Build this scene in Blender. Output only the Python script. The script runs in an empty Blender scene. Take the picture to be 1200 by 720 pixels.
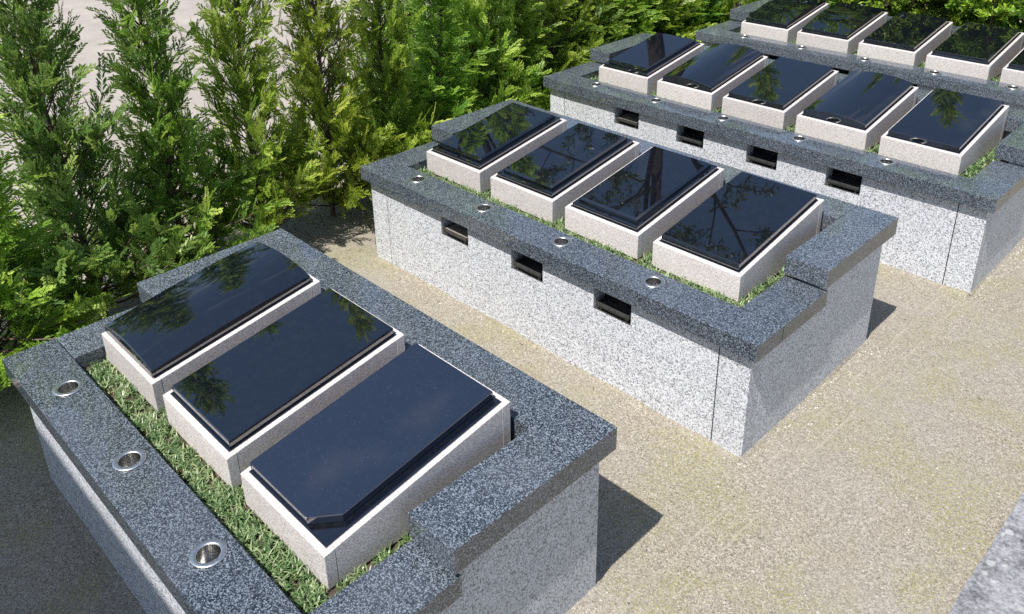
import bpy, bmesh, math, random
import numpy as np
from mathutils import Vector, Matrix

SC = bpy.context.scene
COL = SC.collection
R = math.radians

# ------------------------------------------------------------------ camera
cam_d = bpy.data.cameras.new('camera')
cam_d.sensor_fit = 'HORIZONTAL'; cam_d.sensor_width = 36.0
cam_d.lens = 1011.0 / 1200.0 * 36.0
cam_d.shift_x = 0.0013; cam_d.shift_y = -0.1307
cam_d.clip_start = 0.05; cam_d.clip_end = 500
cam = bpy.data.objects.new('camera', cam_d); COL.objects.link(cam)
yaw, pitch, roll = 0.79802, -0.40993, -0.01952
fwd = Vector((-math.sin(yaw) * math.cos(pitch), math.cos(yaw) * math.cos(pitch), math.sin(pitch)))
rt = Vector((math.cos(yaw), math.sin(yaw), 0)); up = rt.cross(fwd)
r2 = math.cos(roll) * rt + math.sin(roll) * up; u2 = -math.sin(roll) * rt + math.cos(roll) * up
cam.matrix_world = Matrix(((r2.x, u2.x, -fwd.x, 2.6133), (r2.y, u2.y, -fwd.y, -1.4211), (r2.z, u2.z, -fwd.z, 3.1956), (0, 0, 0, 1)))
SC.camera = cam

# ------------------------------------------------------------------ sky, sun, exposure
SUN = Vector((0.080, -0.50, 0.88)).normalized()          # towards the sun
world = bpy.data.worlds.new('World'); SC.world = world; world.use_nodes = True
wn = world.node_tree.nodes; wl = world.node_tree.links; wn.clear()
sky = wn.new('ShaderNodeTexSky'); sky.sky_type = 'NISHITA'; sky.sun_disc = False
sky.sun_elevation = math.asin(SUN.z); sky.sun_rotation = math.atan2(SUN.x, SUN.y)
sky.altitude = 100; sky.air_density = 1.0; sky.dust_density = 0.7; sky.ozone_density = 1.5
bgn = wn.new('ShaderNodeBackground'); bgn.inputs['Strength'].default_value = 0.105
out = wn.new('ShaderNodeOutputWorld')
tc = wn.new('ShaderNodeTexCoord'); mp = wn.new('ShaderNodeMapping'); mp.inputs['Scale'].default_value = (1.6, 1.6, 4.2)
cn = wn.new('ShaderNodeTexNoise'); cn.inputs['Scale'].default_value = 2.3; cn.inputs['Detail'].default_value = 8; cn.inputs['Roughness'].default_value = .58; cn.inputs['Distortion'].default_value = .5
cr = wn.new('ShaderNodeValToRGB'); cr.color_ramp.elements[0].position = .56; cr.color_ramp.elements[0].color = (0, 0, 0, 1); cr.color_ramp.elements[1].position = .80; cr.color_ramp.elements[1].color = (.6, .6, .6, 1)
mx = wn.new('ShaderNodeMix'); mx.data_type = 'RGBA'; mx.inputs[7].default_value = (7.5, 7.6, 7.8, 1)
wl.new(tc.outputs['Generated'], mp.inputs[0]); wl.new(mp.outputs[0], cn.inputs['Vector']); wl.new(cn.outputs[0], cr.inputs[0]); wl.new(cr.outputs[0], mx.inputs[0]); wl.new(sky.outputs[0], mx.inputs[6])
wl.new(mx.outputs[2], bgn.inputs[0]); wl.new(bgn.outputs[0], out.inputs[0])

sd = bpy.data.lights.new('sun', 'SUN'); sd.energy = 5.0; sd.angle = R(0.53); sd.color = (1.0, 0.97, 0.915)
so = bpy.data.objects.new('sun', sd); COL.objects.link(so)
so.rotation_euler = SUN.to_track_quat('Z', 'Y').to_euler(); so.location = (3, -10, 18)

SC.view_settings.view_transform = 'Standard'; SC.view_settings.look = 'None'
SC.view_settings.exposure = 0.42; SC.view_settings.gamma = 1.0; SC.view_settings.use_curve_mapping = False
SC.render.engine = 'CYCLES'
SC.cycles.use_denoising = False
SC.cycles.max_bounces = 8; SC.cycles.transparent_max_bounces = 4
SC.cycles.sample_clamp_indirect = 6.0

# ------------------------------------------------------------------ materials
MATS = {}
def new_mat(name):
    m = bpy.data.materials.new(name); m.use_nodes = True
    nt = m.node_tree; nt.nodes.clear()
    MATS[name] = m
    return m, nt
class NT:
    def __init__(s, nt): s.nt = nt
    def n(s, t, **kw):
        nd = s.nt.nodes.new(t)
        ins = kw.pop('ins', {})
        for k, v in kw.items(): setattr(nd, k, v)
        for k, v in ins.items():
            if hasattr(v, 'is_linked') or isinstance(v, bpy.types.NodeSocket): s.nt.links.new(v, nd.inputs[k])
            else: nd.inputs[k].default_value = v
        return nd
    def link(s, a, b): s.nt.links.new(a, b)
    def pos(s): return s.n('ShaderNodeNewGeometry').outputs['Position']
    def noise(s, vec, scale, detail=3, rough=.55, dist=0.0):
        return s.n('ShaderNodeTexNoise', ins={'Vector': vec, 'Scale': scale, 'Detail': detail, 'Roughness': rough, 'Distortion': dist}).outputs[0]
    def vor(s, vec, scale, feature='F1', out='Color'):
        v = s.n('ShaderNodeTexVoronoi', feature=feature, ins={'Vector': vec, 'Scale': scale})
        return v.outputs[out]
    def ramp(s, fac, stops, interp='LINEAR'):
        r = s.n('ShaderNodeValToRGB', ins={'Fac': fac}); cr = r.color_ramp; cr.interpolation = interp
        while len(cr.elements) < len(stops): cr.elements.new(0.5)
        for e, (p, c) in zip(cr.elements, stops):
            e.position = p
            e.color = (c, c, c, 1) if not isinstance(c, tuple) else (*c, 1)
        return r.outputs[0]
    def mix(s, fac, a, b, mode='MIX'):
        m = s.n('ShaderNodeMix', data_type='RGBA', blend_type=mode)
        for i, v in ((0, fac), (6, a), (7, b)):
            if isinstance(v, bpy.types.NodeSocket): s.link(v, m.inputs[i])
            else: m.inputs[i].default_value = v if i == 0 else (*v, 1)
        return m.outputs[2]
    def math(s, op, a, b=0.0, c=0.0):
        m = s.n('ShaderNodeMath', operation=op)
        for i, v in enumerate((a, b, c)):
            if isinstance(v, bpy.types.NodeSocket): s.link(v, m.inputs[i])
            else: m.inputs[i].default_value = v
        return m.outputs[0]
    def bump(s, h, strength, dist):
        return s.n('ShaderNodeBump', ins={'Height': h, 'Strength': strength, 'Distance': dist}).outputs[0]
    def out_bsdf(s, **ins):
        b = s.n('ShaderNodeBsdfPrincipled', ins={k.replace('_', ' '): v for k, v in ins.items()})
        o = s.n('ShaderNodeOutputMaterial'); s.link(b.outputs[0], o.inputs[0]); return b

def sep_r(N, col):
    return N.n('ShaderNodeSeparateColor', ins={0: col}).outputs[0]

def granite(name, stops, scale, rough, spec=.5, stain=(.5, .5, .5), stain_amt=.25, streak=0.0, fine=2.3, bump=0.0):
    m, nt = new_mat(name); N = NT(nt); p = N.pos()
    warp = N.n('ShaderNodeVectorMath', operation='ADD', ins={0: p, 1: N.n('ShaderNodeVectorMath', operation='SCALE', ins={0: N.n('ShaderNodeTexNoise', ins={'Vector': p, 'Scale': scale * .8}).outputs[1], 'Scale': .6 / scale}).outputs[0]}).outputs[0]
    g = sep_r(N, N.vor(warp, scale)); f = sep_r(N, N.vor(warp, scale * fine))
    t = N.math('ADD', N.math('MULTIPLY', g, .62), N.math('MULTIPLY', f, .38))
    c = N.ramp(t, stops)
    big = N.noise(p, 2.2, 5, .6)
    c = N.mix(N.ramp(big, [(.42, 0.0), (.72, stain_amt)]), c, stain)
    c = N.mix(N.ramp(N.noise(p, 9, 4, .65), [(.35, .10), (.6, 0.0)]), c, tuple(x * .55 for x in stain))
    oi = N.n('ShaderNodeObjectInfo').outputs['Random']
    c = N.n('ShaderNodeHueSaturation', ins={'Value': N.math('ADD', .90, N.math('MULTIPLY', oi, .20)), 'Color': c}).outputs[0]
    rr = N.math('ADD', rough, N.math('MULTIPLY', N.math('SUBTRACT', N.noise(p, 6, 4, .6), .5), rough * .9))
    kw = dict(Base_Color=c, Roughness=rr, Specular_IOR_Level=spec)
    if bump: kw['Normal'] = N.bump(t, bump, .0015)
    N.out_bsdf(**kw)
    return m
# light grey sawn granite of the walls, blue grey polished caps, pinkish tomb curbs
granite('wall_granite', [(.17, (.10, .104, .115)), (.29, (.27, .28, .30)), (.45, (.52, .53, .56)), (.72, (.71, .72, .755))], 150, .42, .35, (.50, .50, .50), .22, bump=.2)
granite('cap_granite', [(.22, (.010, .013, .017)), (.44, (.026, .034, .044)), (.60, (.062, .077, .098)), (.80, (.27, .31, .365))], 235, .08, .9, (.15, .16, .17), .30)
granite('curb_granite', [(.25, (.37, .325, .31)), (.45, (.585, .53, .508)), (.70, (.71, .66, .635))], 250, .6, .2, (.60, .56, .53), .18, bump=.2)

def black_stone(name, base, flecks, rough, ior=1.6):
    m, nt = new_mat(name); N = NT(nt); p = N.pos()
    d = N.vor(p, 190, out='Distance'); pick = sep_r(N, N.vor(p, 190))
    fl = N.math('MULTIPLY', N.ramp(d, [(.0, 1.0), (.20, 0.0)]), N.ramp(pick, [(.80, 0.0), (.97, 1.0)]))
    c = N.mix(N.math('MULTIPLY', fl, flecks), base, (.36, .40, .50))
    dust = N.ramp(N.noise(p, 26, 6, .7), [(.50, 0.0), (.90, .026)])
    c = N.mix(dust, c, (.35, .34, .32))
    r = N.math('ADD', rough, N.math('MULTIPLY', dust, 1.2))
    N.out_bsdf(Base_Color=c, Roughness=r, IOR=ior)
    return m
black_stone('black_granite', (.003, .004, .007), .30, .012, 2.15)
black_stone('speckled_black_granite', (.009, .013, .026), 1.0, .05, 2.25)

m, nt = new_mat('joint_dark'); N = NT(nt); N.out_bsdf(Base_Color=(.02, .02, .021, 1), Roughness=.9)
m, nt = new_mat('black_steel'); N = NT(nt); p = N.pos()
N.out_bsdf(Base_Color=N.ramp(N.noise(p, 40, 4), [(.3, (.06, .06, .062)), (.8, (.13, .128, .125))]), Roughness=.38, Metallic=.5)
m, nt = new_mat('ash'); N = NT(nt); N.out_bsdf(Base_Color=N.ramp(N.noise(N.pos(), 120, 4), [(.3, (.12, .10, .08)), (.7, (.34, .30, .25))]), Roughness=.95)
m, nt = new_mat('stainless'); N = NT(nt); p = N.pos()
N.out_bsdf(Base_Color=(.74, .73, .71, 1), Metallic=1.0, Roughness=N.ramp(N.noise(p, 90, 3), [(.3, .30), (.7, .42)]))
m, nt = new_mat('dull_steel'); N = NT(nt); p = N.pos()
N.out_bsdf(Base_Color=N.ramp(N.noise(p, 35, 4), [(.3, (.50, .49, .47)), (.7, (.64, .63, .61))]), Metallic=1.0, Roughness=.24)

# decomposed granite paving
m, nt = new_mat('sandy_ground'); N = NT(nt); p = N.pos()
px = N.n('ShaderNodeSeparateXYZ', ins={0: p})
grain = sep_r(N, N.vor(p, 300)); grain2 = sep_r(N, N.vor(p, 135)); mid = N.noise(p, 34, 6, .7)
c = N.ramp(N.math('ADD', N.math('MULTIPLY', grain, .55), N.math('MULTIPLY', grain2, .45)), [(.10, (.10, .086, .067)), (.34, (.24, .210, .163)), (.60, (.335, .296, .236)), (.86, (.50, .455, .385))])
c = N.mix(N.ramp(N.noise(p, 1.1, 5, .6), [(.38, 0.0), (.70, .4)]), c, (.33, .31, .285))
c = N.mix(N.ramp(N.noise(p, 3.4, 6, .68), [(.52, 0.0), (.68, .30)]), c, (.285, .245, .17))
moss = N.math('MULTIPLY', N.ramp(N.noise(p, 1.9, 4, .62, .4), [(.47, 0.0), (.60, 1.0)]), N.ramp(N.noise(p, 60, 5, .75), [(.48, 0.0), (.56, .62)]))
c = N.mix(moss, c, (.275, .258, .085))
c = N.mix(N.ramp(mid, [(.28, .42), (.46, 0.0)]), c, (.14, .125, .105))
c = N.mix(N.ramp(N.noise(p, 8.0, 5, .7), [(.60, 0.0), (.74, .30)]), c, (.17, .15, .125))
fl = N.vor(p, 72, out='Distance'); fk = sep_r(N, N.vor(p, 72))
spot = N.ramp(fl, [(.14, 1.0), (.26, 0.0)])
c = N.mix(N.math('MULTIPLY', spot, N.ramp(fk, [(.86, 0.0), (.90, .75)])), c, (.60, .58, .53))
c = N.mix(N.math('MULTIPLY', spot, N.ramp(fk, [(.10, .70), (.16, 0.0)])), c, (.10, .095, .085))
wob = N.math('MULTIPLY', N.math('SUBTRACT', N.noise(p, 2.2, 3), .5), .07)
seam = 0
def seam_at(x0):
    d = N.math('ABSOLUTE', N.math('ADD', N.math('SUBTRACT', px.outputs[0], x0), wob))
    return N.ramp(d, [(.0, 1.0), (.012, 0.0)])
br = N.ramp(N.noise(p, 3.1, 3), [(.44, 0.0), (.58, 1.0)])
seams = N.math('MULTIPLY', N.math('MAXIMUM', seam_at(1.02), seam_at(1.15)), br)
c = N.mix(N.math('MULTIPLY', seams, .38), c, (.56, .50, .41))
h = N.math('ADD', N.math('ADD', N.math('MULTIPLY', grain, .3), mid), N.math('MULTIPLY', seams, 1.2))
N.out_bsdf(Base_Color=c, Roughness=.95, Specular_IOR_Level=.15, Normal=N.bump(h, .75, .008))

m, nt = new_mat('yard_paving'); N = NT(nt); p = N.pos()
c = N.ramp(N.noise(p, 1.6, 7, .7), [(.3, (.29, .255, .225)), (.7, (.41, .365, .325))])
c = N.mix(N.ramp(N.noise(p, 30, 5, .75), [(.3, .35), (.55, 0.0)]), c, (.24, .21, .19))
N.out_bsdf(Base_Color=c, Roughness=.95, Normal=N.bump(N.noise(p, 22, 6, .7), .4, .02))

m, nt = new_mat('rough_stone'); N = NT(nt); p = N.pos()
c = N.ramp(N.math('ADD', N.math('MULTIPLY', N.noise(p, 55, 8, .75), .6), N.math('MULTIPLY', N.noise(p, 13, 5, .6), .4)), [(.38, (.075, .075, .08)), (.5, (.22, .22, .235)), (.61, (.38, .38, .40))])
lich = N.math('MULTIPLY', N.ramp(N.math('ADD', N.vor(p, 15, out='Distance'), N.math('MULTIPLY', N.math('SUBTRACT', N.noise(p, 26, 5, .7), .5), .35)), [(.22, 1.0), (.34, 0.0)]), N.ramp(sep_r(N, N.vor(p, 15)), [(.50, 0.0), (.62, 1.0)]))
c = N.mix(N.math('MULTIPLY', lich, .6), c, (.55, .54, .53))
N.out_bsdf(Base_Color=c, Roughness=.85, Normal=N.bump(N.noise(p, 45, 8, .75), .8, .012))

m, nt = new_mat('soil'); N = NT(nt); p = N.pos()
N.out_bsdf(Base_Color=N.ramp(N.noise(p, 45, 6, .7), [(.3, (.035, .026, .018)), (.7, (.13, .095, .06))]), Roughness=1.0, Normal=N.bump(N.noise(p, 60, 5), .9, .02))
m, nt = new_mat('bark'); N = NT(nt); p = N.pos()
st = N.n('ShaderNodeMapping', ins={'Vector': p, 'Scale': (1, 1, .15)}).outputs[0]
N.out_bsdf(Base_Color=N.ramp(N.noise(st, 60, 6, .7), [(.3, (.045, .03, .022)), (.7, (.17, .12, .085))]), Roughness=.95, Normal=N.bump(N.noise(st, 70, 5), .8, .01))
m, nt = new_mat('render_wall'); N = NT(nt); p = N.pos()
N.out_bsdf(Base_Color=N.ramp(N.noise(p, 3, 6, .6), [(.3, (.68, .65, .60)), (.7, (.78, .75, .70))]), Roughness=.9)  # pale, to bounce light back into the shade of the added block
m, nt = new_mat('window_glass'); N = NT(nt); N.out_bsdf(Base_Color=(.03, .04, .05, 1), Roughness=.05)

def leaf_mat(name, dark, mid_, light, transl=.62):
    """tint attribute picks the leaf's own colour; each tree leans its own way"""
    m, nt = new_mat(name); N = NT(nt)
    a = N.n('ShaderNodeAttribute', attribute_name='tint').outputs['Fac']
    rnd = N.n('ShaderNodeObjectInfo').outputs['Random']
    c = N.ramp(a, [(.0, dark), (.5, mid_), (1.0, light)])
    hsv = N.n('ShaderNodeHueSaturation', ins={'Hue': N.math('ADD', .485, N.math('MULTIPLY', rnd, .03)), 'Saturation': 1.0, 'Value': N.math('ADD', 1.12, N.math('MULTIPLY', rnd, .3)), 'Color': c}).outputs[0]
    b = N.n('ShaderNodeBsdfPrincipled', ins={'Base Color': hsv, 'Roughness': .38, 'Specular IOR Level': .5})
    t = N.n('ShaderNodeBsdfTranslucent', ins={'Color': N.mix(.35, hsv, (.30, .34, .03))})
    s = N.n('ShaderNodeMixShader', ins={0: transl}); N.link(b.outputs[0], s.inputs[1]); N.link(t.outputs[0], s.inputs[2])
    o = N.n('ShaderNodeOutputMaterial'); N.link(s.outputs[0], o.inputs[0])
    return m
leaf_mat('cypress_green', (.075, .165, .030), (.215, .385, .062), (.60, .72, .18))
leaf_mat('cypress_gold', (.115, .180, .026), (.33, .42, .048), (.72, .74, .15))
leaf_mat('cypress_lime', (.105, .215, .030), (.31, .47, .060), (.70, .80, .20))
leaf_mat('cypress_blue', (.065, .155, .044), (.170, .34, .078), (.50, .66, .19))
leaf_mat('broad_leaf', (.06, .14, .016), (.20, .33, .034), (.48, .58, .07), .45)
leaf_mat('mondo_blade', (.030, .082, .028), (.105, .195, .068), (.34, .41, .22), .25)
leaf_mat('tall_leaf', (.02, .045, .014), (.045, .085, .02), (.09, .14, .035), .3)

# ------------------------------------------------------------------ helpers
def prop(o, label=None, cat=None, group=None, kind=None):
    for k, v in (('label', label), ('category', cat), ('group', group), ('kind', kind)):
        if v: o[k] = v
    return o
def empty(name, loc=(0, 0, 0), rz=0):
    e = bpy.data.objects.new(name, None); COL.objects.link(e); e.location = loc; e.rotation_euler = (0, 0, rz)
    e.empty_display_size = .1
    return e
def link_mesh(name, me, mat, parent=None, smooth=False):
    o = bpy.data.objects.new(name, me); COL.objects.link(o)
    if mat: 
        if not me.materials: me.materials.append(MATS[mat])
    if parent: o.parent = parent
    if smooth: me.polygons.foreach_set('use_smooth', [True] * len(me.polygons))
    return o
def bm_obj(name, bm, mat, parent=None, smooth=False):
    me = bpy.data.meshes.new(name); bmesh.ops.recalc_face_normals(bm, faces=bm.faces[:]); bm.to_mesh(me); bm.free()
    return link_mesh(name, me, mat, parent, smooth)
def add_box(bm, x0, x1, y0, y1, z0, z1, bev=0.0):
    t = bmesh.new()
    v = [t.verts.new((x, y, z)) for x in (x0, x1) for y in (y0, y1) for z in (z0, z1)]
    for f in ((0, 1, 3, 2), (4, 6, 7, 5), (0, 4, 5, 1), (2, 3, 7, 6), (0, 2, 6, 4), (1, 5, 7, 3)): t.faces.new([v[i] for i in f])
    if bev: bmesh.ops.bevel(t, geom=t.edges[:], offset=bev, segments=2, affect='EDGES', profile=.6)
    me = bpy.data.meshes.new('tmp'); t.to_mesh(me); t.free(); bm.from_mesh(me); bpy.data.meshes.remove(me)
def box(name, x0, x1, y0, y1, z0, z1, mat, parent, bev=.004):
    bm = bmesh.new(); add_box(bm, x0, x1, y0, y1, z0, z1, bev); return bm_obj(name, bm, mat, parent)
def prism_x(name, x0, x1, prof, mat, parent, bev=.003):
    """profile of (y, z) pairs pushed along x"""
    bm = bmesh.new()
    a = [bm.verts.new((x0, y, z)) for y, z in prof]; b = [bm.verts.new((x1, y, z)) for y, z in prof]
    n = len(prof); bm.faces.new(a); bm.faces.new(b[::-1])
    for i in range(n): bm.faces.new((a[i], b[i], b[(i + 1) % n], a[(i + 1) % n]))
    bmesh.ops.recalc_face_normals(bm, faces=bm.faces[:])
    if bev: bmesh.ops.bevel(bm, geom=bm.edges[:], offset=bev, segments=2, affect='EDGES', profile=.6)
    return bm_obj(name, bm, mat, parent)
def tube(bm, pts, rads, seg=7):
    rings = []
    for i, p in enumerate(pts):
        p = Vector(p); d = (Vector(pts[min(i + 1, len(pts) - 1)]) - Vector(pts[max(i - 1, 0)])).normalized()
        a = d.cross(Vector((.31, .95, .1)) if abs(d.y) < .9 else Vector((1, 0, 0))).normalized(); b = d.cross(a)
        rings.append([bm.verts.new(p + float(rads[i]) * (math.cos(t) * a + math.sin(t) * b)) for t in [2 * math.pi * k / seg for k in range(seg)]])
    for r0, r1 in zip(rings, rings[1:]):
        for k in range(seg): bm.faces.new((r0[k], r0[(k + 1) % seg], r1[(k + 1) % seg], r1[k]))
    bm.faces.new(rings[0][::-1]); bm.faces.new(rings[-1])
def lathe(name, prof, mat, parent=None, seg=40, cap=True):
    bm = bmesh.new(); rings = []
    for r, z in prof:
        rings.append([bm.verts.new((r * math.cos(2 * math.pi * k / seg), r * math.sin(2 * math.pi * k / seg), z)) for k in range(seg)])
    for r0, r1 in zip(rings, rings[1:]):
        for k in range(seg): bm.faces.new((r0[k], r0[(k + 1) % seg], r1[(k + 1) % seg], r1[k]))
    if cap: bm.faces.new(rings[-1])
    return bm_obj(name, bm, mat, parent, True)
def sheet(name, x0, x1, y0, y1, z, mat, kind='structure', nx=1, ny=1, hf=None):
    xs = np.linspace(x0, x1, nx + 1); ys = np.linspace(y0, y1, ny + 1)
    vs = [(x, y, z + (hf(x, y) if hf else 0)) for y in ys for x in xs]
    fs = [(j * (nx + 1) + i, j * (nx + 1) + i + 1, (j + 1) * (nx + 1) + i + 1, (j + 1) * (nx + 1) + i) for j in range(ny) for i in range(nx)]
    me = bpy.data.meshes.new(name); me.from_pydata(vs, [], fs); me.update()
    o = link_mesh(name, me, mat); o['kind'] = kind
    return o

# ------------------------------------------------------------------ ground
sheet('ground', -220, 220, -220, 220, 0, 'sandy_ground')
sheet('yard', -60, -4.75, -40, 60, .004, 'yard_paving')

# ------------------------------------------------------------------ beds
H, SH, CW, D, YS, OH, CT = .75, .130, .248, 1.557, .685, .048, .10
SOIL = .685
VY = .144
def cap_with_holes(name, w, d, z0, z1, holes, r, parent):
    a = .075; seg = 24
    bm = bmesh.new(); cache = {}
    def V(x, y, z):
        k = (round(x, 5), round(y, 5), round(z, 5))
        if k not in cache: cache[k] = bm.verts.new((x, y, z))
        return cache[k]
    xs = [0.0]
    for c in holes: xs += [c - a, c + a]
    xs.append(w); ys = [0.0, VY - a, VY + a, d]
    per = [(a * max(-1, min(1, math.cos(t) * 1.4142)), a * max(-1, min(1, math.sin(t) * 1.4142))) for t in [2 * math.pi * (k + .5) / seg - 0 for k in range(seg)]]
    # square outline points: the four corners included by using multiples of 45 degrees
    ang = [2 * math.pi * k / seg for k in range(seg)]
    per = []
    for t in ang:
        c, s = math.cos(t), math.sin(t); m_ = max(abs(c), abs(s)); per.append((a * c / m_, a * s / m_))
    outer = set()
    for i in range(len(xs) - 1):
        for j in range(3):
            hole = (i % 2 == 1) and j == 1
            if not hole:
                # walk the cell's outline so that it shares points with a neighbouring ring
                pts = [(xs[i], ys[j]), (xs[i + 1], ys[j]), (xs[i + 1], ys[j + 1]), (xs[i], ys[j + 1])]
                line = []
                for q in range(4):
                    p0, p1 = pts[q], pts[(q + 1) % 4]
                    line.append(p0)
                    extra = []
                    for c in holes:
                        for ox, oy in per:
                            X, Y = c + ox, VY + oy
                            dx, dy = p1[0] - p0[0], p1[1] - p0[1]; L = math.hypot(dx, dy)
                            cr = abs((X - p0[0]) * dy - (Y - p0[1]) * dx) / L; t_ = ((X - p0[0]) * dx + (Y - p0[1]) * dy) / L / L
                            if cr < 1e-6 and 1e-5 < t_ < 1 - 1e-5: extra.append((t_, X, Y))
                    line += [(X, Y) for _, X, Y in sorted(set(extra))]
                bm.faces.new([V(x, y, z1) for x, y in line])
            else:
                c = holes[(i - 1) // 2]
                for k in range(seg):
                    k2 = (k + 1) % seg
                    o0, o1 = per[k], per[k2]
                    i0 = (r * math.cos(ang[k]), r * math.sin(ang[k])); i1 = (r * math.cos(ang[k2]), r * math.sin(ang[k2]))
                    bm.faces.new([V(c + o0[0], VY + o0[1], z1), V(c + o1[0], VY + o1[1], z1), V(c + i1[0], VY + i1[1], z1), V(c + i0[0], VY + i0[1], z1)])
                    bm.faces.new([V(c + i0[0], VY + i0[1], z1), V(c + i1[0], VY + i1[1], z1), V(c + i1[0], VY + i1[1], z0 + .004), V(c + i0[0], VY + i0[1], z0 + .004)])
                bm.faces.new([V(c + r * math.cos(t), VY + r * math.sin(t), z0 + .004) for t in ang])
    # sides and underside
    top_b = [(x, 0.0) for x in xs] + [(w, y) for y in ys[1:]] + [(x, d) for x in xs[-2::-1]] + [(0.0, y) for y in ys[-2:0:-1]]
    n = len(top_b)
    for k in range(n):
        p0, p1 = top_b[k], top_b[(k + 1) % n]
        bm.faces.new([V(*p0, z1), V(*p1, z1), V(*p1, z0), V(*p0, z0)])
    bm.faces.new([V(*q, z0) for q in top_b])
    bmesh.ops.recalc_face_normals(bm, faces=bm.faces[:])
    es = []
    for e in bm.edges:
        if len(e.link_faces) == 2 and e.calc_face_angle(0) > 1.2:
            on = all(min(v.co.x, w - v.co.x, v.co.y, d - v.co.y) < 1e-4 for v in e.verts)
            if on: es.append(e)
    bmesh.ops.bevel(bm, geom=es, offset=.004, segments=2, affect='EDGES', profile=.6)
    return bm_obj(name, bm, 'cap_granite', parent)

def make_bed(x0, x1, y0, holes, slots, label, ashes):
    """holes and slots: x positions counted from the left end"""
    b = empty('grave_bed', (x0, y0, 0)); prop(b, label, 'grave bed', 'raised grave beds in a row')
    w = x1 - x0; J = .0025; T = .11; zl = H - CT - .002; s = H + SH; CTR = .112; zr = s - CTR - .002
    # caps, one stone each
    cap_with_holes('front_cap', w, CW - J, H - CT, H, holes, .050, b)
    for a0, a1 in ((0, CW), (w - CW, w)):
        box('side_cap', a0 + .0005, a1 - .0005, CW + J, YS + .03, H - CT, H - .0015, 'cap_granite', b)
        box('raised_cap', a0, a1, YS, D, s - CTR, s, 'cap_granite', b)
    box('back_cap', CW + J, w - CW - J, D - CW, D - .001, s - CTR, s - .0015, 'cap_granite', b)
    # side walls follow the step of the caps; the front ends are hidden behind the corner stones
    for a0, a1 in ((OH, OH + T), (w - OH - T, w - OH)):
        prism_x('side_wall', a0, a1, [(OH + T + J, -.02), (D - OH, -.02), (D - OH, zr), (YS + .035, zr), (YS + .035, zl), (OH + T + J, zl)], 'wall_granite', b)
    box('back_wall', OH + T + J, w - OH - T - J, D - OH - T, D - OH - .002, -.02, zr, 'wall_granite', b, .003)
    # front wall: a corner stone at each end, a long panel with the niches cut out of it between
    ce = CW - .012
    box('corner_stone', OH, ce - .006, OH, OH + T, -.02, zl, 'wall_granite', b, .003)
    box('corner_stone', w - ce + .006, w - OH, OH, OH + T, -.02, zl, 'wall_granite', b, .003)
    SW, SZ = .272, .478
    bm = bmesh.new(); xs = [ce]
    for c in slots: xs += [c - SW / 2, c + SW / 2]
    xs.append(w - ce)
    prof = [(ce, -.02)] + [(w - ce, -.02), (w - ce, zl)]
    for c in reversed(slots): prof += [(c + SW / 2, zl), (c + SW / 2, SZ), (c - SW / 2, SZ), (c - SW / 2, zl)]
    prof.append((ce, zl))
    ya, yb = OH + .0005, OH + T
    fa = [bm.verts.new((x, ya, z)) for x, z in prof]; fb = [bm.verts.new((x, yb, z)) for x, z in prof]
    bm.faces.new(fa); bm.faces.new(fb[::-1]); n = len(prof)
    for i in range(n): bm.faces.new((fa[i], fb[i], fb[(i + 1) % n], fa[(i + 1) % n]))
    bm_obj('wall_panel', bm, 'wall_granite', b)
    for a0 in (ce - .0058, w - ce + .0002):
        box('joint_sealant', a0, a0 + .0056, OH + .003, OH + .06, -.01, zl - .004, 'joint_dark', b, 0)
    for k, c in enumerate(slots):
        nb = bmesh.new()      # niche liner: dark box behind the opening
        x0n, x1n, y0n, y1n, z0n, z1n = c - SW / 2, c + SW / 2, OH + T + .001, OH + T + .11, SZ, zl
        add_box(nb, x0n - .01, x0n, y0n, y1n, z0n - .01, z1n); add_box(nb, x1n, x1n + .01, y0n, y1n, z0n - .01, z1n)
        add_box(nb, x0n, x1n, y1n - .01, y1n, z0n, z1n); add_box(nb, x0n, x1n, y0n, y1n - .01, z0n - .01, z0n); add_box(nb, x0n + .001, x1n - .001, OH + .002, y0n, z0n + .0005, z0n + .004)  # last box: dark floor strip standing in for the shade under the tray
        ni = bm_obj('incense_niche', nb, 'black_steel', b)
        tb = bmesh.new()
        tx0, tx1, ty0, ty1, tz = c - .112, c + .124, OH - .005, OH + .19, SZ + .034
        add_box(tb, tx0, tx1, ty0, ty1, tz, tz + .004)
        add_box(tb, tx0, tx1, ty0, ty0 + .006, tz - .004, tz + .026, .0015); add_box(tb, tx0, tx1, ty1 - .004, ty1, tz + .004, tz + .026)
        add_box(tb, tx0, tx0 + .004, ty0 + .004, ty1 - .004, tz + .004, tz + .026); add_box(tb, tx1 - .004, tx1, ty0 + .004, ty1 - .004, tz + .004, tz + .026)
        for fx in (tx0 + .02, tx1 - .03):
            for fy in (ty0 + .01, ty1 - .03): add_box(tb, fx, fx + .012, fy, fy + .012, SZ + .0045, tz)
        tr = bm_obj('incense_tray', tb, 'black_steel', ni)
        if k in ashes:
            ab = bmesh.new(); add_box(ab, tx0 + .006, tx1 - .006, ty0 + .006, ty1 - .006, tz + .006, tz + .020, .004)
            bm_obj('ash', ab, 'ash', ni)
    # soil fill
    nx, ny = 40, 24; rr = random.Random(int(abs(y0) * 100))
    vs = []; sx0, sx1, sy0, sy1 = OH + T + .01, w - OH - T - .01, OH + T + .12, D - OH - T - .01
    for j in range(ny + 1):
        for i in range(nx + 1): vs.append((sx0 + (sx1 - sx0) * i / nx, sy0 + (sy1 - sy0) * j / ny, SOIL - .02 + rr.uniform(-.006, .008)))
    fs = [(j * (nx + 1) + i, j * (nx + 1) + i + 1, (j + 1) * (nx + 1) + i + 1, (j + 1) * (nx + 1) + i) for j in range(ny) for i in range(nx)]
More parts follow.
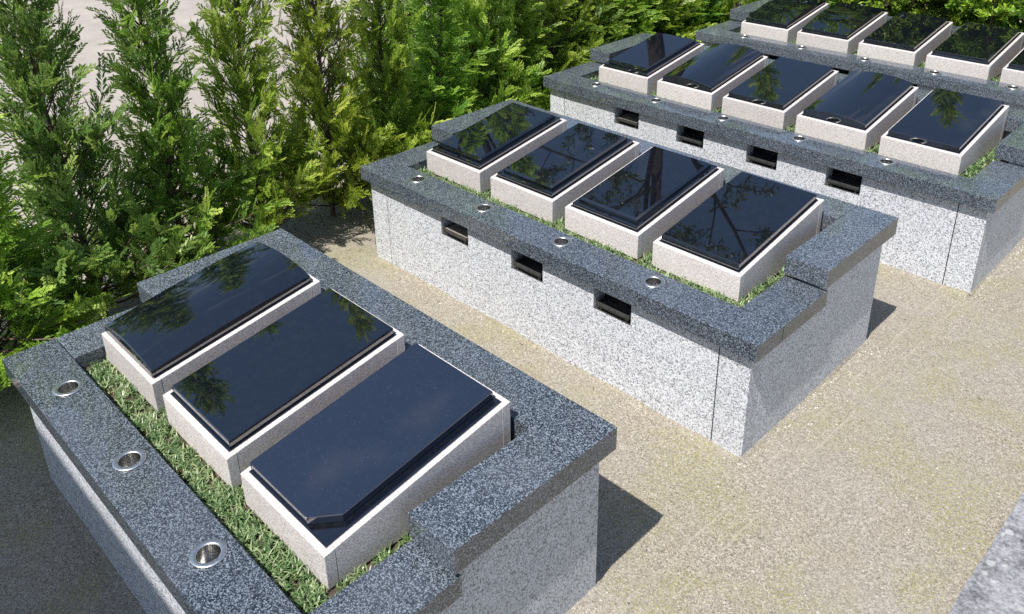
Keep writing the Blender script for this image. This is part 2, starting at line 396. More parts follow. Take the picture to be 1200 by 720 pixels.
    me = bpy.data.meshes.new('soil'); me.from_pydata(vs, [], fs); me.update(); link_mesh('soil', me, 'soil', b)
    return b

# ------------------------------------------------------------------ gravestones
TW, TD, TH, TB, TY = .575, .896, .084, .230, .387
def slab_mesh(name, outline, t, chamfer, hf, slope, nx=24, ny=24, mat='black_granite', parent=None):
    """polished slab on the sloping curb. outline: (x0, x1, y0, y1); hf(u, v) lifts its top; slope(y) is the curb's height"""
    x0, x1, y0, y1 = outline
    def rows(ix, iy):
        pass
    us = [0.0] + list(np.linspace(chamfer / (x1 - x0), 1 - chamfer / (x1 - x0), nx)) + [1.0]
    vs_ = [0.0] + list(np.linspace(chamfer / (y1 - y0), 1 - chamfer / (y1 - y0), ny)) + [1.0]
    bm = bmesh.new(); top = []
    for j, v in enumerate(vs_):
        row = []
        for i, u in enumerate(us):
            edge = i in (0, len(us) - 1) or j in (0, len(vs_) - 1)
            y = y0 + (y1 - y0) * v
            row.append(bm.verts.new((x0 + (x1 - x0) * u, y, slope(y) + t + hf(u, v) - (chamfer if edge else 0))))
        top.append(row)
    for j in range(len(vs_) - 1):
        for i in range(len(us) - 1): bm.faces.new((top[j][i], top[j][i + 1], top[j + 1][i + 1], top[j + 1][i]))
    ring = [top[0][i] for i in range(len(us))] + [top[j][-1] for j in range(1, len(vs_))] + [top[-1][i] for i in range(len(us) - 2, -1, -1)] + [top[j][0] for j in range(len(vs_) - 2, 0, -1)]
    low = [bm.verts.new((v.co.x, v.co.y, slope(v.co.y))) for v in ring]; n = len(ring)
    for k in range(n): bm.faces.new((ring[k], low[k], low[(k + 1) % n], ring[(k + 1) % n]))
    bm.faces.new(low)
    bmesh.ops.recalc_face_normals(bm, faces=bm.faces[:])
    for e in bm.edges: e.smooth = not (len(e.link_faces) == 2 and e.calc_face_angle(0) > .30)   # smooth top, crisp edges
    return bm_obj(name, bm, mat, parent, True)
def poly_slab(name, pts, t, chamfer, slope, mat, parent):
    bm = bmesh.new()
    a = [bm.verts.new((x, y, slope(y) + t)) for x, y in pts]; b = [bm.verts.new((x, y, slope(y))) for x, y in pts]; n = len(pts)
    bm.faces.new(a); bm.faces.new(b[::-1])
    for i in range(n): bm.faces.new((a[i], b[i], b[(i + 1) % n], a[(i + 1) % n]))
    bmesh.ops.recalc_face_normals(bm, faces=bm.faces[:])
    bmesh.ops.bevel(bm, geom=[e for e in bm.edges], offset=chamfer, segments=2, affect='EDGES', profile=.5)
    return bm_obj(name, bm, mat, parent)

def make_tomb(x, y, kind, label):
    t = empty('flat_gravestone', (x, y, SOIL - .006)); prop(t, label, 'gravestone', 'flat gravestones on the beds')
    zf, zb = H + TH - (SOIL - .006), H + TB - (SOIL - .006)
    sl = lambda yy: zf + (zb - zf) * yy / TD
    FT = .045; ST = .034; J = .001
    prism_x('front_curb', 0, TW, [(0, 0), (FT, 0), (FT, sl(FT)), (0, sl(0))], 'curb_granite', t, .0025)
    for a0, a1 in ((0.0006, ST), (TW - ST, TW - .0006)):
        prism_x('side_curb', a0, a1, [(FT + J, 0), (TD - FT - J, 0), (TD - FT - J, sl(TD - FT - J)), (FT + J, sl(FT + J))], 'curb_granite', t, .0025)
    prism_x('back_curb', 0, TW, [(TD - FT, 0), (TD, 0), (TD, sl(TD)), (TD - FT, sl(TD - FT))], 'curb_granite', t, .0025)
    for a0 in (.004, TW - .004 - .01):
        prism_x('joint', a0, a0 + .01, [(FT - .004, 0.0), (FT + .005, 0.0), (FT + .005, sl(FT) - .002), (FT - .004, sl(FT) - .002)], 'joint_dark', t, 0)
    e = .001
    up = lambda d: (lambda yy: sl(yy) + d)
    low_t = .005
    p_in = .024
    prism_x('plinth', p_in, TW - p_in, [(p_in, sl(p_in) + e), (TD - p_in, sl(TD - p_in) + e), (TD - p_in, sl(TD - p_in) + low_t), (p_in, sl(p_in) + low_t)], 'black_granite', t, .002)
    s2 = up(low_t + e)
    a = .034
    if kind == 'flat':
        slab_mesh('slab', (a, TW - a, a, TD - a), .038, .004, lambda u, v: 0, s2, 4, 4, parent=t)
    elif kind == 'clipped':
        pts = [(.022, a), (TW * .735, a), (TW - .062, TD * .14), (TW - .062, TD - a), (.022, TD - a)]
        poly_slab('slab', pts, .034, .003, s2, 'speckled_black_granite', t)
    elif kind == 'tiered':
        slab_mesh('slab', (a, TW - a, a, TD - a), .022, .003, lambda u, v: 0, s2, 4, 4, parent=t)
        slab_mesh('upper_slab', (a + .03, TW - a - .03, a + .03, TD - a - .03), .028, .012, lambda u, v: 0, up(low_t + .0235), 4, 4, parent=t)
    elif kind == 'arched':
        slab_mesh('slab', (a, TW - a, a, TD - a), .036, .004, lambda u, v: .030 * (1 - (2 * u - 1) ** 2), s2, 30, 4, parent=t)
    elif kind == 'rolled':
        def f(u, v):
            return .030 * (1 - (2 * u - 1) ** 2) + .012 * math.sin(math.pi * v)
        slab_mesh('slab', (.014, TW - a, a - .016, TD - a), .036, .005, f, s2, 30, 30, parent=t)
    elif kind == 'swept':
        slab_mesh('slab', (a, TW - a, a, TD - a), .036, .004, lambda u, v: .040 * math.sin(math.pi * (.12 + .76 * v)) ** 2, s2, 4, 40, parent=t)
    return t

VASE_ME = None
def make_vase(x, y, label):
    global VASE_ME, CUP_ME
    if VASE_ME is None:
        prof = [(.046, -.004), (.0475, .0006), (.062, .0006), (.065, .002), (.0645, .005), (.061, .0068), (.047, .0064), (.0435, .005), (.0425, .002)]
        o = lathe('flower_vase', prof, 'stainless', cap=False); VASE_ME = o.data
        c = lathe('cup', [(.0424, .003), (.042, -.004), (.0415, -.080), (.037, -.088)], 'dull_steel', o); CUP_ME = c.data
    else:
        o = bpy.data.objects.new('flower_vase', VASE_ME); COL.objects.link(o)
        c = bpy.data.objects.new('cup', CUP_ME); COL.objects.link(c); c.parent = o
    o.location = (x, y, H)
    o.rotation_euler = (0, 0, (x * 7.3) % 6.28)
    return prop(o, label, 'flower vase', 'steel flower vases set in the front caps')

# blades of mondo grass: one uncountable mass for each bed
def mondo(x0, y0, areas, n, seed, label):
    rs = np.random.RandomState(seed); tot = sum((a[1] - a[0]) * (a[3] - a[2]) for a in areas)
    V, F, T = [], [], []
    for a in areas:
        k = int(n * (a[1] - a[0]) * (a[3] - a[2]) / tot)
        ntuft = max(4, k // 9)
        tx = rs.uniform(a[0], a[1], ntuft); ty = rs.uniform(a[2], a[3], ntuft)
        for q in range(ntuft):
            base_t = rs.uniform(.15, .95); sc = rs.uniform(.7, 1.25)
            for b in range(9):
                az = rs.uniform(0, 2 * math.pi); L = rs.uniform(.034, .062) * sc; wd = rs.uniform(.0045, .0075); lean = rs.uniform(.45, 1.25)
                bx, by = tx[q] + rs.normal(0, .008), ty[q] + rs.normal(0, .008)
                dx, dy = math.cos(az), math.sin(az); pxx, pyy = -dy * wd / 2, dx * wd / 2
                i0 = len(V); px_, py_, pz = bx, by, SOIL - .022; ang = math.pi / 2 - lean * .35
                for sgm in range(4):
                    f = [1, .95, .7, .12][sgm]
                    V.append((px_ - pxx * f, py_ - pyy * f, pz)); V.append((px_ + pxx * f, py_ + pyy * f, pz))
                    st = L / 3; px_ += dx * st * math.cos(ang); py_ += dy * st * math.cos(ang); pz += st * math.sin(ang); ang -= lean * .75
                for sgm in range(3): F.append((i0 + 2 * sgm, i0 + 2 * sgm + 1, i0 + 2 * sgm + 3, i0 + 2 * sgm + 2))
                tt = min(1, max(0, base_t + rs.normal(0, .2))); T += [tt] * 8
    me = bpy.data.meshes.new('mondo_grass'); me.from_pydata(V, [], F); me.update()
    at = me.attributes.new('tint', 'FLOAT', 'POINT'); at.data.foreach_set('value', T)
    o = link_mesh('mondo_grass', me, 'mondo_blade'); o.location = (x0, y0, 0)
    return prop(o, label, 'grass', kind='stuff')

BEDS = [  # left, right, front y, first stone x, first vase x, first slot x, slot pitch, kinds
    dict(L=-1.620, R=.9226, Y=-.760, t=-1.347, v=-1.147, s=-.67, n=3),
    dict(L=-2.309, R=.9487, Y=1.844, t=-2.013, v=-1.818, s=-1.335, n=4),
    dict(L=-2.835, R=1.208, Y=4.349, t=-2.468, v=-2.298, s=-1.858, n=5),
    dict(L=-2.739, R=1.262, Y=6.759, t=-2.401, v=-2.211, s=-1.76, n=5)]
TP, VP, SP = .6816, .6792, .675
BED_NAME = ['nearest', 'second', 'third', 'farthest']
BED_LABEL = ['nearest raised granite grave bed, carrying three black slabs', 'second raised granite grave bed from the front, with four black slabs',
             'third raised grave bed back, five slabs, behind the bed of four', 'farthest raised grave bed, against the leafy shrubs at the back']
KINDS = [['rolled', 'flat', 'clipped'], ['tiered', 'tiered', 'tiered', 'flat'], ['tiered', 'arched', 'flat', 'arched', 'flat'], ['swept', 'swept', 'flat', 'flat', 'flat']]
TLAB = [
    ['gently rounded black gravestone nearest the cypresses on the nearest bed', 'flat black gravestone mirroring branches, middle of three on the nearest bed', 'bluish speckled gravestone with a clipped front corner on the nearest bed'],
    ['tiered black gravestone beside the raised end cap at the cypress end of the second bed', 'second tiered black gravestone from the cypress hedge on the second bed', 'third tiered black gravestone from the cypress hedge on the second bed', 'single flat black gravestone at the open path end of the second bed'],
    ['tiered black gravestone at the hedge end of the third bed', 'arched black gravestone, second from the hedge on the third bed', 'flat black gravestone in the middle of five on the third bed', 'arched black gravestone, fourth from the hedge on the third bed', 'flat black gravestone at the open path end of the third bed'],
    ['curved black gravestone at the hedge end of the farthest bed', 'curved black gravestone, second from the hedge on the farthest bed', 'flat black gravestone in the middle of the farthest bed', 'flat black gravestone, fourth from the hedge on the farthest bed', 'black gravestone cut by the right photo edge on the farthest bed']]
ORD = ['first', 'second', 'third', 'fourth', 'fifth']
for bi, B in enumerate(BEDS):
    n = B['n']
    make_bed(B['L'], B['R'], B['Y'], [B['v'] + VP * i - B['L'] for i in range(n)], [B['s'] + SP * i - B['L'] for i in range(n - 1)], BED_LABEL[bi], {0} if bi else set())
    for i in range(n):
        make_tomb(B['t'] + TP * i, B['Y'] + TY, KINDS[bi][i], TLAB[bi][i])
        make_vase(B['v'] + VP * i, B['Y'] + VY, f'round steel flower vase sunk in the {BED_NAME[bi]} bed\'s cap, {ORD[i]} from the hedge')
    w = B['R'] - B['L']; t0 = B['t'] - B['L']; tend = t0 + TP * (n - 1) + TW
    areas = [(CW + .01, w - CW - .01, CW + .02, TY - .012), (tend + .012, w - CW - .01, TY, TY + .85)]
    for i in range(n - 1): areas.append((t0 + TP * i + TW + .015, t0 + TP * (i + 1) - .015, TY, TY + .22))
    if t0 - CW > .03: areas.append((CW + .01, t0 - .01, TY, TY + .45))
    mondo(B['L'], B['Y'], areas, [5600, 6600, 5400, 4600][bi], 11 + bi, f'short mondo grass planted round the stones of the {BED_NAME[bi]} bed')

def fillet(p0, p1, out_dir, seed):
    rs = np.random.RandomState(seed); p0 = np.array(p0); p1 = np.array(p1); L = np.linalg.norm(p1 - p0); n = int(L / .03); o = np.array(out_dir)
    V, F = [], []; w = .035; h = .012
    for i in range(n + 1):
        w = min(.065, max(.012, w + rs.normal(0, .006))); h = min(.022, max(.004, h + rs.normal(0, .002)))
        c = p0 + (p1 - p0) * i / n
        V += [(*(c - o * .004), h), (*(c + o * w * .4), h * .62), (*(c + o * w), -.002)]
        if i: 
            a = 3 * i
            F += [(a - 3, a, a + 1, a - 2), (a - 2, a + 1, a + 2, a - 1)]
    me = bpy.data.meshes.new('sand_ridge'); me.from_pydata(V, [], F); me.update()
    ob = link_mesh('sand_ridge', me, 'sandy_ground', None, True); ob['kind'] = 'structure'
for bi, B in enumerate(BEDS):
    l, r, f, k = B['L'] + OH, B['R'] - OH, B['Y'] + OH, B['Y'] + D - OH
    fillet((l, f), (r, f), (0, -1), 50 + bi); fillet((r, f - .02), (r, k + .02), (1, 0), 60 + bi); fillet((l, k), (r, k), (0, 1), 70 + bi)

# ------------------------------------------------------------------ stone path at the right
pth = empty('stone_path', (2.03, 0, 0)); pth['kind'] = 'structure'
rs_ = random.Random(4)
for k, (ya, yb) in enumerate(((-3.2, -1.2), (-1.2, .35), (.35, 1.35), (1.35, 3.0), (3.0, 4.3), (4.3, 6.0), (6.0, 8.2))):
    bm = bmesh.new(); add_box(bm, 0, .75, ya + .004, yb - .004, -.02, .035)
    bmesh.ops.subdivide_edges(bm, edges=bm.edges[:], cuts=14, use_grid_fill=True)
    for v in bm.verts:
        if v.co.z > .03: v.co.z += rs_.uniform(-.006, .004)
        if v.co.x < .01: v.co.x += rs_.uniform(-.004, .008)
    bm_obj('paving_stone', bm, 'rough_stone', pth)

# ------------------------------------------------------------------ plants
def quads_mesh(name, P, F4, tint):
    me = bpy.data.meshes.new(name)
    nv, nf = len(P), len(F4)
    me.vertices.add(nv); me.vertices.foreach_set('co', np.asarray(P, np.float32).ravel())
    me.loops.add(nf * 4); me.loops.foreach_set('vertex_index', np.asarray(F4, np.int32).ravel())
    me.polygons.add(nf); me.polygons.foreach_set('loop_start', np.arange(0, nf * 4, 4, dtype=np.int32))
    me.update(calc_edges=True); me.validate()
    at = me.attributes.new('tint', 'FLOAT', 'POINT'); at.data.foreach_set('value', np.asarray(tint, np.float32))
    return me
def unit(a): return a / np.maximum(np.linalg.norm(a, axis=-1, keepdims=True), 1e-9)
def leaves_from(base, direc, side, length, width, tint):
    """one rhombic leaf for each row: base, widest point, tip"""
    n = len(base); nr = unit(np.cross(direc, side)); sd = unit(np.cross(nr, direc))
    p0 = base; m_ = base + direc * (length * .45)[:, None] + nr * (length * .06)[:, None]
    p1 = m_ + sd * (width * .5)[:, None]; p3 = m_ - sd * (width * .5)[:, None]; p2 = base + direc * length[:, None]
    P = np.stack([p0, p1, p2, p3], 1).reshape(-1, 3); F = np.arange(n * 4).reshape(n, 4)
    return P, F, np.repeat(tint, 4)

def cypress_variant(seed, h, rad, nbranch, taper=1.15):
    """crown (flat feathery sprays on upswept branches) and wood (leader and branches)"""
    rs = np.random.RandomState(seed); wood = bmesh.new()
    lean = rs.uniform(-.04, .04, 2)
    axis = lambda z: np.array([lean[0] * z + .02 * math.sin(2.1 * z + seed), lean[1] * z + .02 * math.cos(1.7 * z + seed), z])
    zs = np.linspace(-.03, h * .97, 9)
    tube(wood, [tuple(axis(z)) for z in zs], [max(.003, .022 * (1 - z / h) + .002) for z in zs], 7)
    B, Dr, S, L, W, T = [], [], [], [], [], []
    ga = rs.uniform(0, 6)
    for i in range(nbranch):
        f = (i + .5) / nbranch; z = h * (.025 + .955 * f ** 1.5); ga += 2.399 + rs.normal(0, .35)
        prof = (1 - z / h) ** 1.05
        ln = (rad * (1 + .22 * math.sin(5.5 * z + 3 * math.cos(ga) + seed)) * (prof + .26 * math.exp(-(z / .45) ** 2)) + .04) * rs.choice([.62, .85, 1.0, 1.08, 1.22], p=[.15, .25, .3, .2, .1])
        el = rs.uniform(.45, .95) if z > .2 * h else rs.uniform(.10, .60)
        d0 = np.array([math.cos(ga) * math.cos(el), math.sin(ga) * math.cos(el), math.sin(el)])
        st = axis(z * .93); nseg = 5; pts = [st]; dd = d0.copy()
        blen = ln / math.cos(el * .8)
        for k in range(nseg):
            dd = unit(dd + np.array([0, 0, .10]) + rs.normal(0, .07, 3)); pts.append(pts[-1] + dd * blen / nseg)
        pts = np.array(pts)
        tube(wood, [tuple(p) for p in pts[:-1]], [.007 * (1 - k / 6) * (.6 + ln) for k in range(len(pts) - 1)], 4)
        btint = rs.normal(0, .10)
        nsp = int(4 + 15 * ln)
        for k in range(nsp):
            u = .22 + .78 * (k + rs.uniform(0, 1)) / nsp; q = min(nseg - 1, int(u * nseg)); fr = u * nseg - q
            p = pts[q] * (1 - fr) + pts[q + 1] * fr; bd = unit(pts[q + 1] - pts[q])
            ax = unit(np.cross(bd, rs.normal(0, 1, 3)))
            sd_ = unit(bd * rs.uniform(.6, 1.3) + ax * rs.uniform(.3, 1.1) + np.array([0, 0, rs.uniform(-.05, .35)]))
            outw = np.array([math.cos(ga), math.sin(ga), .9]); pl = unit(np.cross(outw + rs.normal(0, .55, 3), sd_))   # sprays spread their flat side to the light
            sl_ = rs.uniform(.09, .20) * (.75 + .35 * min(1, ln / .4)); nb = int(sl_ / .0085)
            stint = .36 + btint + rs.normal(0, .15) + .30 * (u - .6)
            droop = rs.uniform(-.2, .35)
            for s_ in range(nb):
                v = (s_ + .5) / nb; c = p + sd_ * sl_ * v - np.array([0, 0, droop * sl_ * v * v * .6])
                sgn = 1 if s_ % 2 else -1
                bl = (.062 * (1 - .55 * v)) * rs.uniform(.7, 1.2)
                dr = unit(sd_ * rs.uniform(.8, 1.2) + sgn * pl * rs.uniform(.55, .95) + rs.normal(0, .10, 3))
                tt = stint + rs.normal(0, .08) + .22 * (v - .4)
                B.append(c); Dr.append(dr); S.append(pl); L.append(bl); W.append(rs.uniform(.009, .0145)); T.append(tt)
                if bl > .03:     # a side twig
                    B.append(c + dr * bl * .4); Dr.append(unit(dr + sd_ * rs.uniform(.4, .9))); S.append(pl); L.append(bl * .6); W.append(rs.uniform(.007, .011)); T.append(tt + .05)
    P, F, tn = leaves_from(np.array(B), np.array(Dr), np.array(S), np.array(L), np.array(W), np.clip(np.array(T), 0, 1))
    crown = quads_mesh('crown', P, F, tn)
    wm = bpy.data.meshes.new('trunk'); wood.to_mesh(wm); wood.free(); wm.materials.append(MATS['bark'])
    return crown, wm
CY = [cypress_variant(3, 3.1, .50, 185), cypress_variant(8, 3.1, .50, 185), cypress_variant(15, 3.6, .50, 200), cypress_variant(21, 3.2, .51, 190)]
def plant(name, meshes, loc, rz, sc, mat, label, cat, group):
    e = empty(name, loc, rz); e.scale = (sc[0], sc[0], sc[1]); prop(e, label, cat, group)
    crown, wood = meshes
    for nm, me, mt in (('crown', crown, mat), ('trunk', wood, wood.materials[0].name)):
        o = bpy.data.objects.new(nm, me); COL.objects.link(o); o.parent = e
        if not me.materials: me.materials.append(MATS[mt])
        o.material_slots[0].link = 'OBJECT'; o.material_slots[0].material = MATS[mt]
    return e
HEDGE = [  # x, y, variant, width, height, leaf, what sets it apart
    (-2.72, -.62, 1, 1.25, .62, 'cypress_lime', 'pale tipped cypress cut by the left photo edge beside the nearest bed'),
    (-2.95, .08, 0, 1.04, 1.1, 'cypress_blue', 'dark green pointed cypress, leftmost whole one in the hedge'),
    (-3.02, .76, 1, 0.95, 0.98, 'cypress_green', 'loose green cypress, second whole one from the left in the hedge'),
    (-3.08, 1.42, 2, 0.88, 1.08, 'cypress_lime', 'fresh green feathery cypress, third whole one from the left in the hedge'),
    (-3.12, 2.06, 3, 0.92, 1.0, 'cypress_gold', 'golden yellow cypress, fourth whole one from the left in the hedge'),
    (-3.18, 2.72, 1, 0.98, 1.0, 'cypress_lime', 'green cypress just right of the golden one in the hedge'),
    (-3.26, 3.36, 2, 1.1, 0.62, 'cypress_lime', 'leafy cypress behind the hedge end of the second bed, left one'),
    (-3.40, 3.98, 3, 1.05, 1.0, 'cypress_lime', 'bright yellow green cypress behind the first tiered slab'),
    (-3.55, 4.62, 1, 1.2, 0.66, 'cypress_lime', 'bright cypress at the front corner of the third bed'),
    (-3.66, 5.28, 3, 1.1, 0.95, 'cypress_lime', 'yellow green cypress beside the raised cap of the third bed'),
    (-3.70, 5.94, 2, 1.3, 0.6, 'cypress_green', 'green cypress behind the back corner of the third bed'),
    (-3.70, 6.60, 1, 1.3, 0.64, 'cypress_lime', 'light green cypress left of the farthest bed\'s front corner'),
    (-3.66, 7.26, 3, 1.25, 0.7, 'cypress_gold', 'golden green cypress at the hedge end of the farthest bed'),
    (-3.60, 7.92, 2, 1.2, 0.62, 'cypress_green', 'green cypress behind the raised cap of the farthest bed'),
    (-3.40, 8.62, 1, 1.15, 1.45, 'cypress_lime', 'last cypress at the far corner of the hedge')]
for k, (x, y, v, sw, shh, mt, lab) in enumerate(HEDGE):
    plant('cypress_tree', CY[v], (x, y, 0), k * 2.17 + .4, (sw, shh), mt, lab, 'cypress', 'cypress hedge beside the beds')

REAR = ['half hidden cypress of the rear row, left of the second bed\'s corner', 'half hidden cypress of the rear row behind the second bed\'s raised cap', 'rear row cypress showing between the bright ones before the third bed',
        'rear row cypress behind the third bed\'s front corner', 'rear row cypress behind the third bed\'s raised cap', 'rear row cypress left of the farthest bed', 'rear row cypress behind the golden green one', 'last cypress of the rear row at the far corner']
for k, lab in enumerate(REAR):
    plant('cypress_tree', CY[(k + 2) % 4], (-3.95 - .05 * k, 3.55 + .72 * k, 0), k * 1.37 + 1.1, (1.2, .62), ['cypress_lime', 'cypress_green'][k % 2], lab, 'cypress', 'cypress hedge beside the beds')

for k, (x, y, lab) in enumerate(((-2.3, 9.95, 'tall cypress behind the back shrubs, near the hedge corner'), (-1.05, 10.0, 'tall cypress behind the back shrubs, middle one'), (.45, 10.05, 'tall cypress behind the back shrubs, nearest the path'))):
    plant('cypress_tree', CY[(2, 1, 3)[k]], (x, y, 0), k * 2.9, (1.25, (1.35, 1.6, 1.5)[k]), 'cypress_green', lab, 'cypress', 'tall cypresses behind the shrubs')

def shrub_variant(seed, h, rad, nleaf):
    rs = np.random.RandomState(seed); wood = bmesh.new(); tips = []
    for i in range(9):
        a = i * 2.4 + rs.uniform(-.3, .3); rr = rs.uniform(.0, .08)
        p = np.array([rr * math.cos(a), rr * math.sin(a), -.02]); d = unit(np.array([math.cos(a) * rs.uniform(.15, .55), math.sin(a) * rs.uniform(.15, .55), 1.]))
        pts = [p]; 
        for k in range(6):
            d = unit(d + rs.normal(0, .13, 3) + np.array([0, 0, .12])); pts.append(pts[-1] + d * h * rs.uniform(.13, .18))
        tube(wood, [tuple(q) for q in pts], [.016 * (1 - k / 7.5) for k in range(7)], 5)
        for k in range(1, 7):
            for _ in range(9):
                an = rs.uniform(0, 6.28); e = unit(np.array([math.cos(an), math.sin(an), rs.uniform(-.1, .8)]))
                L = rad * rs.uniform(.25, .62) * (1.1 - .08 * k); q = pts[k] + e * L
                tube(wood, [tuple(pts[k]), tuple(q)], [.005, .002], 4); tips.append((pts[k], q, e))
    B, Dr, S, L, W, T = [], [], [], [], [], []
    per = max(6, nleaf // len(tips))
    for p, q, e in tips:
        tt = rs.normal(.5, .17)
        for k in range(per):
            u = rs.uniform(.25, 1.08); c = p + (q - p) * u + rs.normal(0, .022, 3)
            B.append(c); Dr.append(unit(e + rs.normal(0, .75, 3) + np.array([0, 0, .25]))); S.append(rs.normal(0, 1, 3)); L.append(rs.uniform(.04, .07)); W.append(rs.uniform(.020, .034)); T.append(tt + rs.normal(0, .13) + .15 * (u - .6))
    P, F, tn = leaves_from(np.array(B), np.array(Dr), np.array(S), np.array(L), np.array(W), np.clip(np.array(T), 0, 1))
    wm = bpy.data.meshes.new('trunk'); wood.to_mesh(wm); wood.free(); wm.materials.append(MATS['bark'])
    return quads_mesh('crown', P, F, tn), wm
SHV = [shrub_variant(31, 2.3, .70, 26000), shrub_variant(37, 2.6, .68, 26000)]
SHRUB_LAB = ['leafy shrub filling the far corner next to the last cypress', 'broad leaved shrub behind the hedge end slab of the farthest bed', 'broad leaved shrub behind the second curved slab of the farthest bed',
             'broad leaved shrub behind the gap between the second and third far slabs', 'leafy shrub behind the middle slab of the farthest bed', 'leafy shrub behind the fourth slab of the farthest bed',
             'leafy shrub at the top right photo corner, behind the fifth far slab', 'leafy shrub beyond the path end of the farthest bed', 'last leafy shrub at the path end of the back row']
xs = np.arange(-2.75, 2.6, .62)
for k, x in enumerate(xs):
    plant('leafy_shrub', SHV[k % 2], (float(x), 9.05 + .12 * math.sin(k * 2.3), 0), k * 1.9, (1.0 + .08 * math.sin(k * 1.7), 1.0 + .07 * math.cos(k * 2.9)), 'broad_leaf',
          SHRUB_LAB[min(k, len(SHRUB_LAB) - 1)], 'shrub', 'leafy shrubs along the back')

m, nt = new_mat('dark_bark'); N = NT(nt); p = N.pos()
N.out_bsdf(Base_Color=N.ramp(N.noise(p, 14, 6, .7), [(.3, (.018, .015, .013)), (.7, (.07, .058, .048))]), Roughness=.95)
def tall_tree(seed, h):
    rs = np.random.RandomState(seed); wood = bmesh.new(); tips = []
    def grow(p, d, L, r, lv):
        n = 5; pts = [p]; rads = [r]
        for k in range(n):
            d = unit(d + rs.normal(0, .09 + .05 * lv, 3) + np.array([0, 0, .05])); pts.append(pts[-1] + d * L / n); rads.append(r * (1 - .6 * (k + 1) / n))
        tube(wood, [tuple(q) for q in pts], rads, 8 if lv == 0 else 5)
        if lv < 3:
            for _ in range([11, 5, 4][lv]):
                u = rs.uniform(.35 if lv == 0 else .3, 1); q = min(n - 1, int(u * n)); an = rs.uniform(0, 6.28)
                e = unit(np.array([math.cos(an), math.sin(an), rs.uniform(.0, .7)]) + d * .4)
                grow(pts[q + 1], e, L * rs.uniform(.30, .48), max(.006, rads[q + 1] * .5), lv + 1)
        else: tips.append((pts[1], pts[-1]))
    grow(np.array([0, 0, -.05]), np.array([0, 0, 1.]), h, .17, 0)
    B, Dr, S, L, W, T = [], [], [], [], [], []
    for p, q in tips:
        tt = rs.normal(.5, .15)
        for _ in range(40):
            u = rs.uniform(0, 1.1); B.append(p + (q - p) * u + rs.normal(0, .05, 3)); Dr.append(unit(rs.normal(0, 1, 3) + np.array([0, 0, -.2]))); S.append(rs.normal(0, 1, 3)); L.append(rs.uniform(.07, .13)); W.append(rs.uniform(.03, .05)); T.append(tt + rs.normal(0, .1))
    P, F, tn = leaves_from(np.array(B), np.array(Dr), np.array(S), np.array(L), np.array(W), np.clip(np.array(T), 0, 1))
    wm = bpy.data.meshes.new('trunk'); wood.to_mesh(wm); wood.free(); wm.materials.append(MATS['dark_bark'])
    return quads_mesh('crown', P, F, tn), wm
TT = tall_tree(5, 8.5)
for k, (x, y, s, lab) in enumerate(((-4.9, 8.4, 1.0, 'tall tree beyond the hedge, mirrored in the second bed\'s slabs'), (-12.5, 9.5, 1.2, 'second tall tree, farther off beyond the yard'))):
    plant('tall_tree', TT, (x, y, 0), k * 2.2, (s, s), 'tall_leaf', lab, 'tree', 'tall trees beyond the hedge')

# ------------------------------------------------------------------ unseen block added behind the viewpoint to shade the foot of the nearest bed
bl = empty('shade_building', (0, -3.6, 0)); prop(bl, 'plain rendered block added out of view to shade the nearest bed', 'shade_building')
box('wall', -1.9, .9, -3, 0, -.02, 4.5, 'render_wall', bl, .01)
box('roof', -2.1, 1.1, -3.4, .4, 4.502, 4.74, 'render_wall', bl, .01)
for k in range(2):
    x = -1.85 + k * 1.35
    wd = box('window', x, x + 1.25, .001, .05, 1.0, 2.4, 'joint_dark', bl, .004)
    box('pane', x + .06, x + .60, .051, .056, 1.06, 2.34, 'window_glass', wd, 0); box('pane', x + .65, x + 1.19, .051, .056, 1.06, 2.34, 'window_glass', wd, 0)

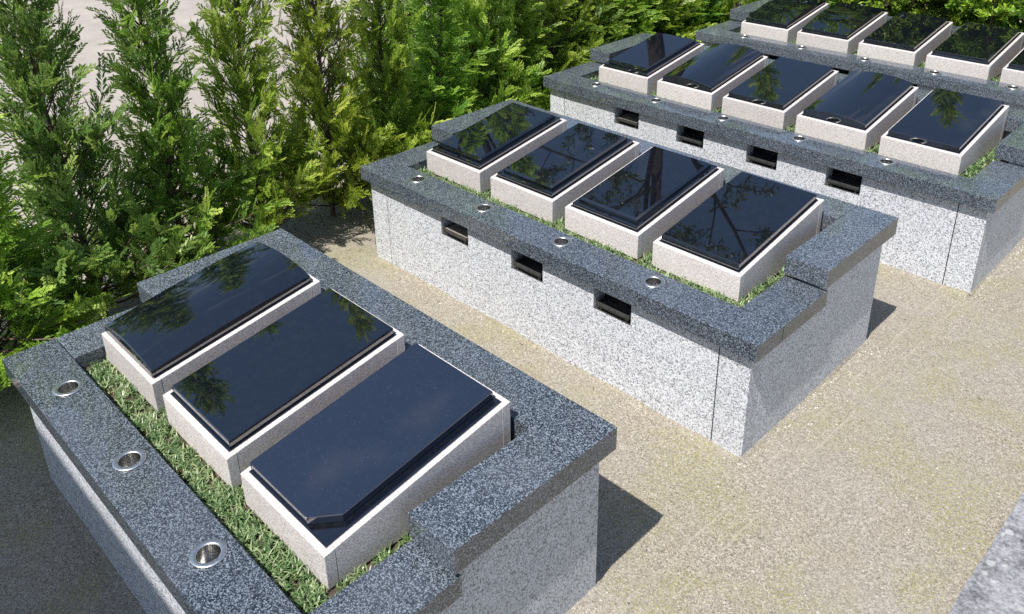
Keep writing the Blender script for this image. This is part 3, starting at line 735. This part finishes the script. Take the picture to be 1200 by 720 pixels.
# ------------------------------------------------------------------ loose grit and fallen sprigs on the ground
m, nt = new_mat('grit'); N = NT(nt)
a = N.n('ShaderNodeAttribute', attribute_name='tint').outputs['Fac']
N.out_bsdf(Base_Color=N.ramp(a, [(.0, (.09, .08, .07)), (.35, (.27, .24, .20)), (.7, (.42, .39, .34)), (1.0, (.62, .60, .56))]), Roughness=.9)
def in_bed(x, y, pad=.0):
    return any(B['L'] + OH - pad < x < B['R'] - OH + pad and B['Y'] + OH - pad < y < B['Y'] + D - OH + pad for B in BEDS)
rs = np.random.RandomState(77); V, F, T = [], [], []; n = 0
while n < 6500:
    x, y = rs.uniform(-3.2, 2.0), rs.uniform(-1.3, 6.5)
    if rs.rand() < .45:          # grit gathers along the walls
        B = BEDS[rs.randint(3)]
        if rs.rand() < .5: x, y = B['R'] - OH + abs(rs.normal(0, .07)), rs.uniform(B['Y'], B['Y'] + D)
        else: x, y = rs.uniform(B['L'], B['R']), B['Y'] + OH - abs(rs.normal(0, .07))
    if in_bed(x, y): continue
    r = rs.uniform(.0025, .0055) * (1.5 if rs.rand() < .06 else 1); i0 = len(V); t = rs.rand(); an = rs.uniform(0, 6.28); f = rs.uniform(.6, 1)
    for k in range(5):
        q = an + k * 1.2566; rr = r * rs.uniform(.8, 1.25); V.append((x + rr * math.cos(q), y + rr * f * math.sin(q), -.001))
    V.append((x, y, r * rs.uniform(.7, 1.1))); T += [t] * 6; n += 1
    for k in range(5): F.append((i0 + k, i0 + (k + 1) % 5, i0 + 5))
me = bpy.data.meshes.new('grit'); me.from_pydata(V, [], F); me.update()
at = me.attributes.new('tint', 'FLOAT', 'POINT'); at.data.foreach_set('value', T)
prop(link_mesh('grit', me, 'grit', None, True), 'loose sandy grit scattered over the ground between the beds', 'grit', kind='stuff')
m, nt = new_mat('dry_sprig'); N = NT(nt)
a = N.n('ShaderNodeAttribute', attribute_name='tint').outputs['Fac']
N.out_bsdf(Base_Color=N.ramp(a, [(.0, (.07, .045, .025)), (.6, (.21, .14, .07)), (1.0, (.30, .25, .10))]), Roughness=.9)
Bq, Dq, Sq, Lq, Wq, Tq = [], [], [], [], [], []
while len(Bq) < 2600:
    h_ = HEDGE[rs.randint(len(HEDGE))]
    x, y = h_[0] + abs(rs.normal(0, .45)) * rs.choice([1, 1, 1, -1]), h_[1] + rs.normal(0, .5)
    if rs.rand() < .06: x, y = rs.uniform(-2.5, 2), rs.uniform(-1.2, 6)
    if in_bed(x, y, .03): continue
    an = rs.uniform(0, 6.28); Bq.append((x, y, .004)); Dq.append(unit(np.array([math.cos(an), math.sin(an), rs.uniform(.02, .25)]))); Sq.append((0, .1, 1.0)); Lq.append(rs.uniform(.02, .05)); Wq.append(rs.uniform(.004, .009)); Tq.append(rs.rand())
Sq = np.cross(np.array(Dq), np.array([0, 0, 1.]))
P, F, tn = leaves_from(np.array(Bq), np.array(Dq), Sq, np.array(Lq), np.array(Wq), np.array(Tq))
me = quads_mesh('leaf_litter', P, F, tn)
prop(link_mesh('leaf_litter', me, 'dry_sprig'), 'dry brown sprigs fallen along the foot of the cypress hedge', 'leaf litter', kind='stuff')
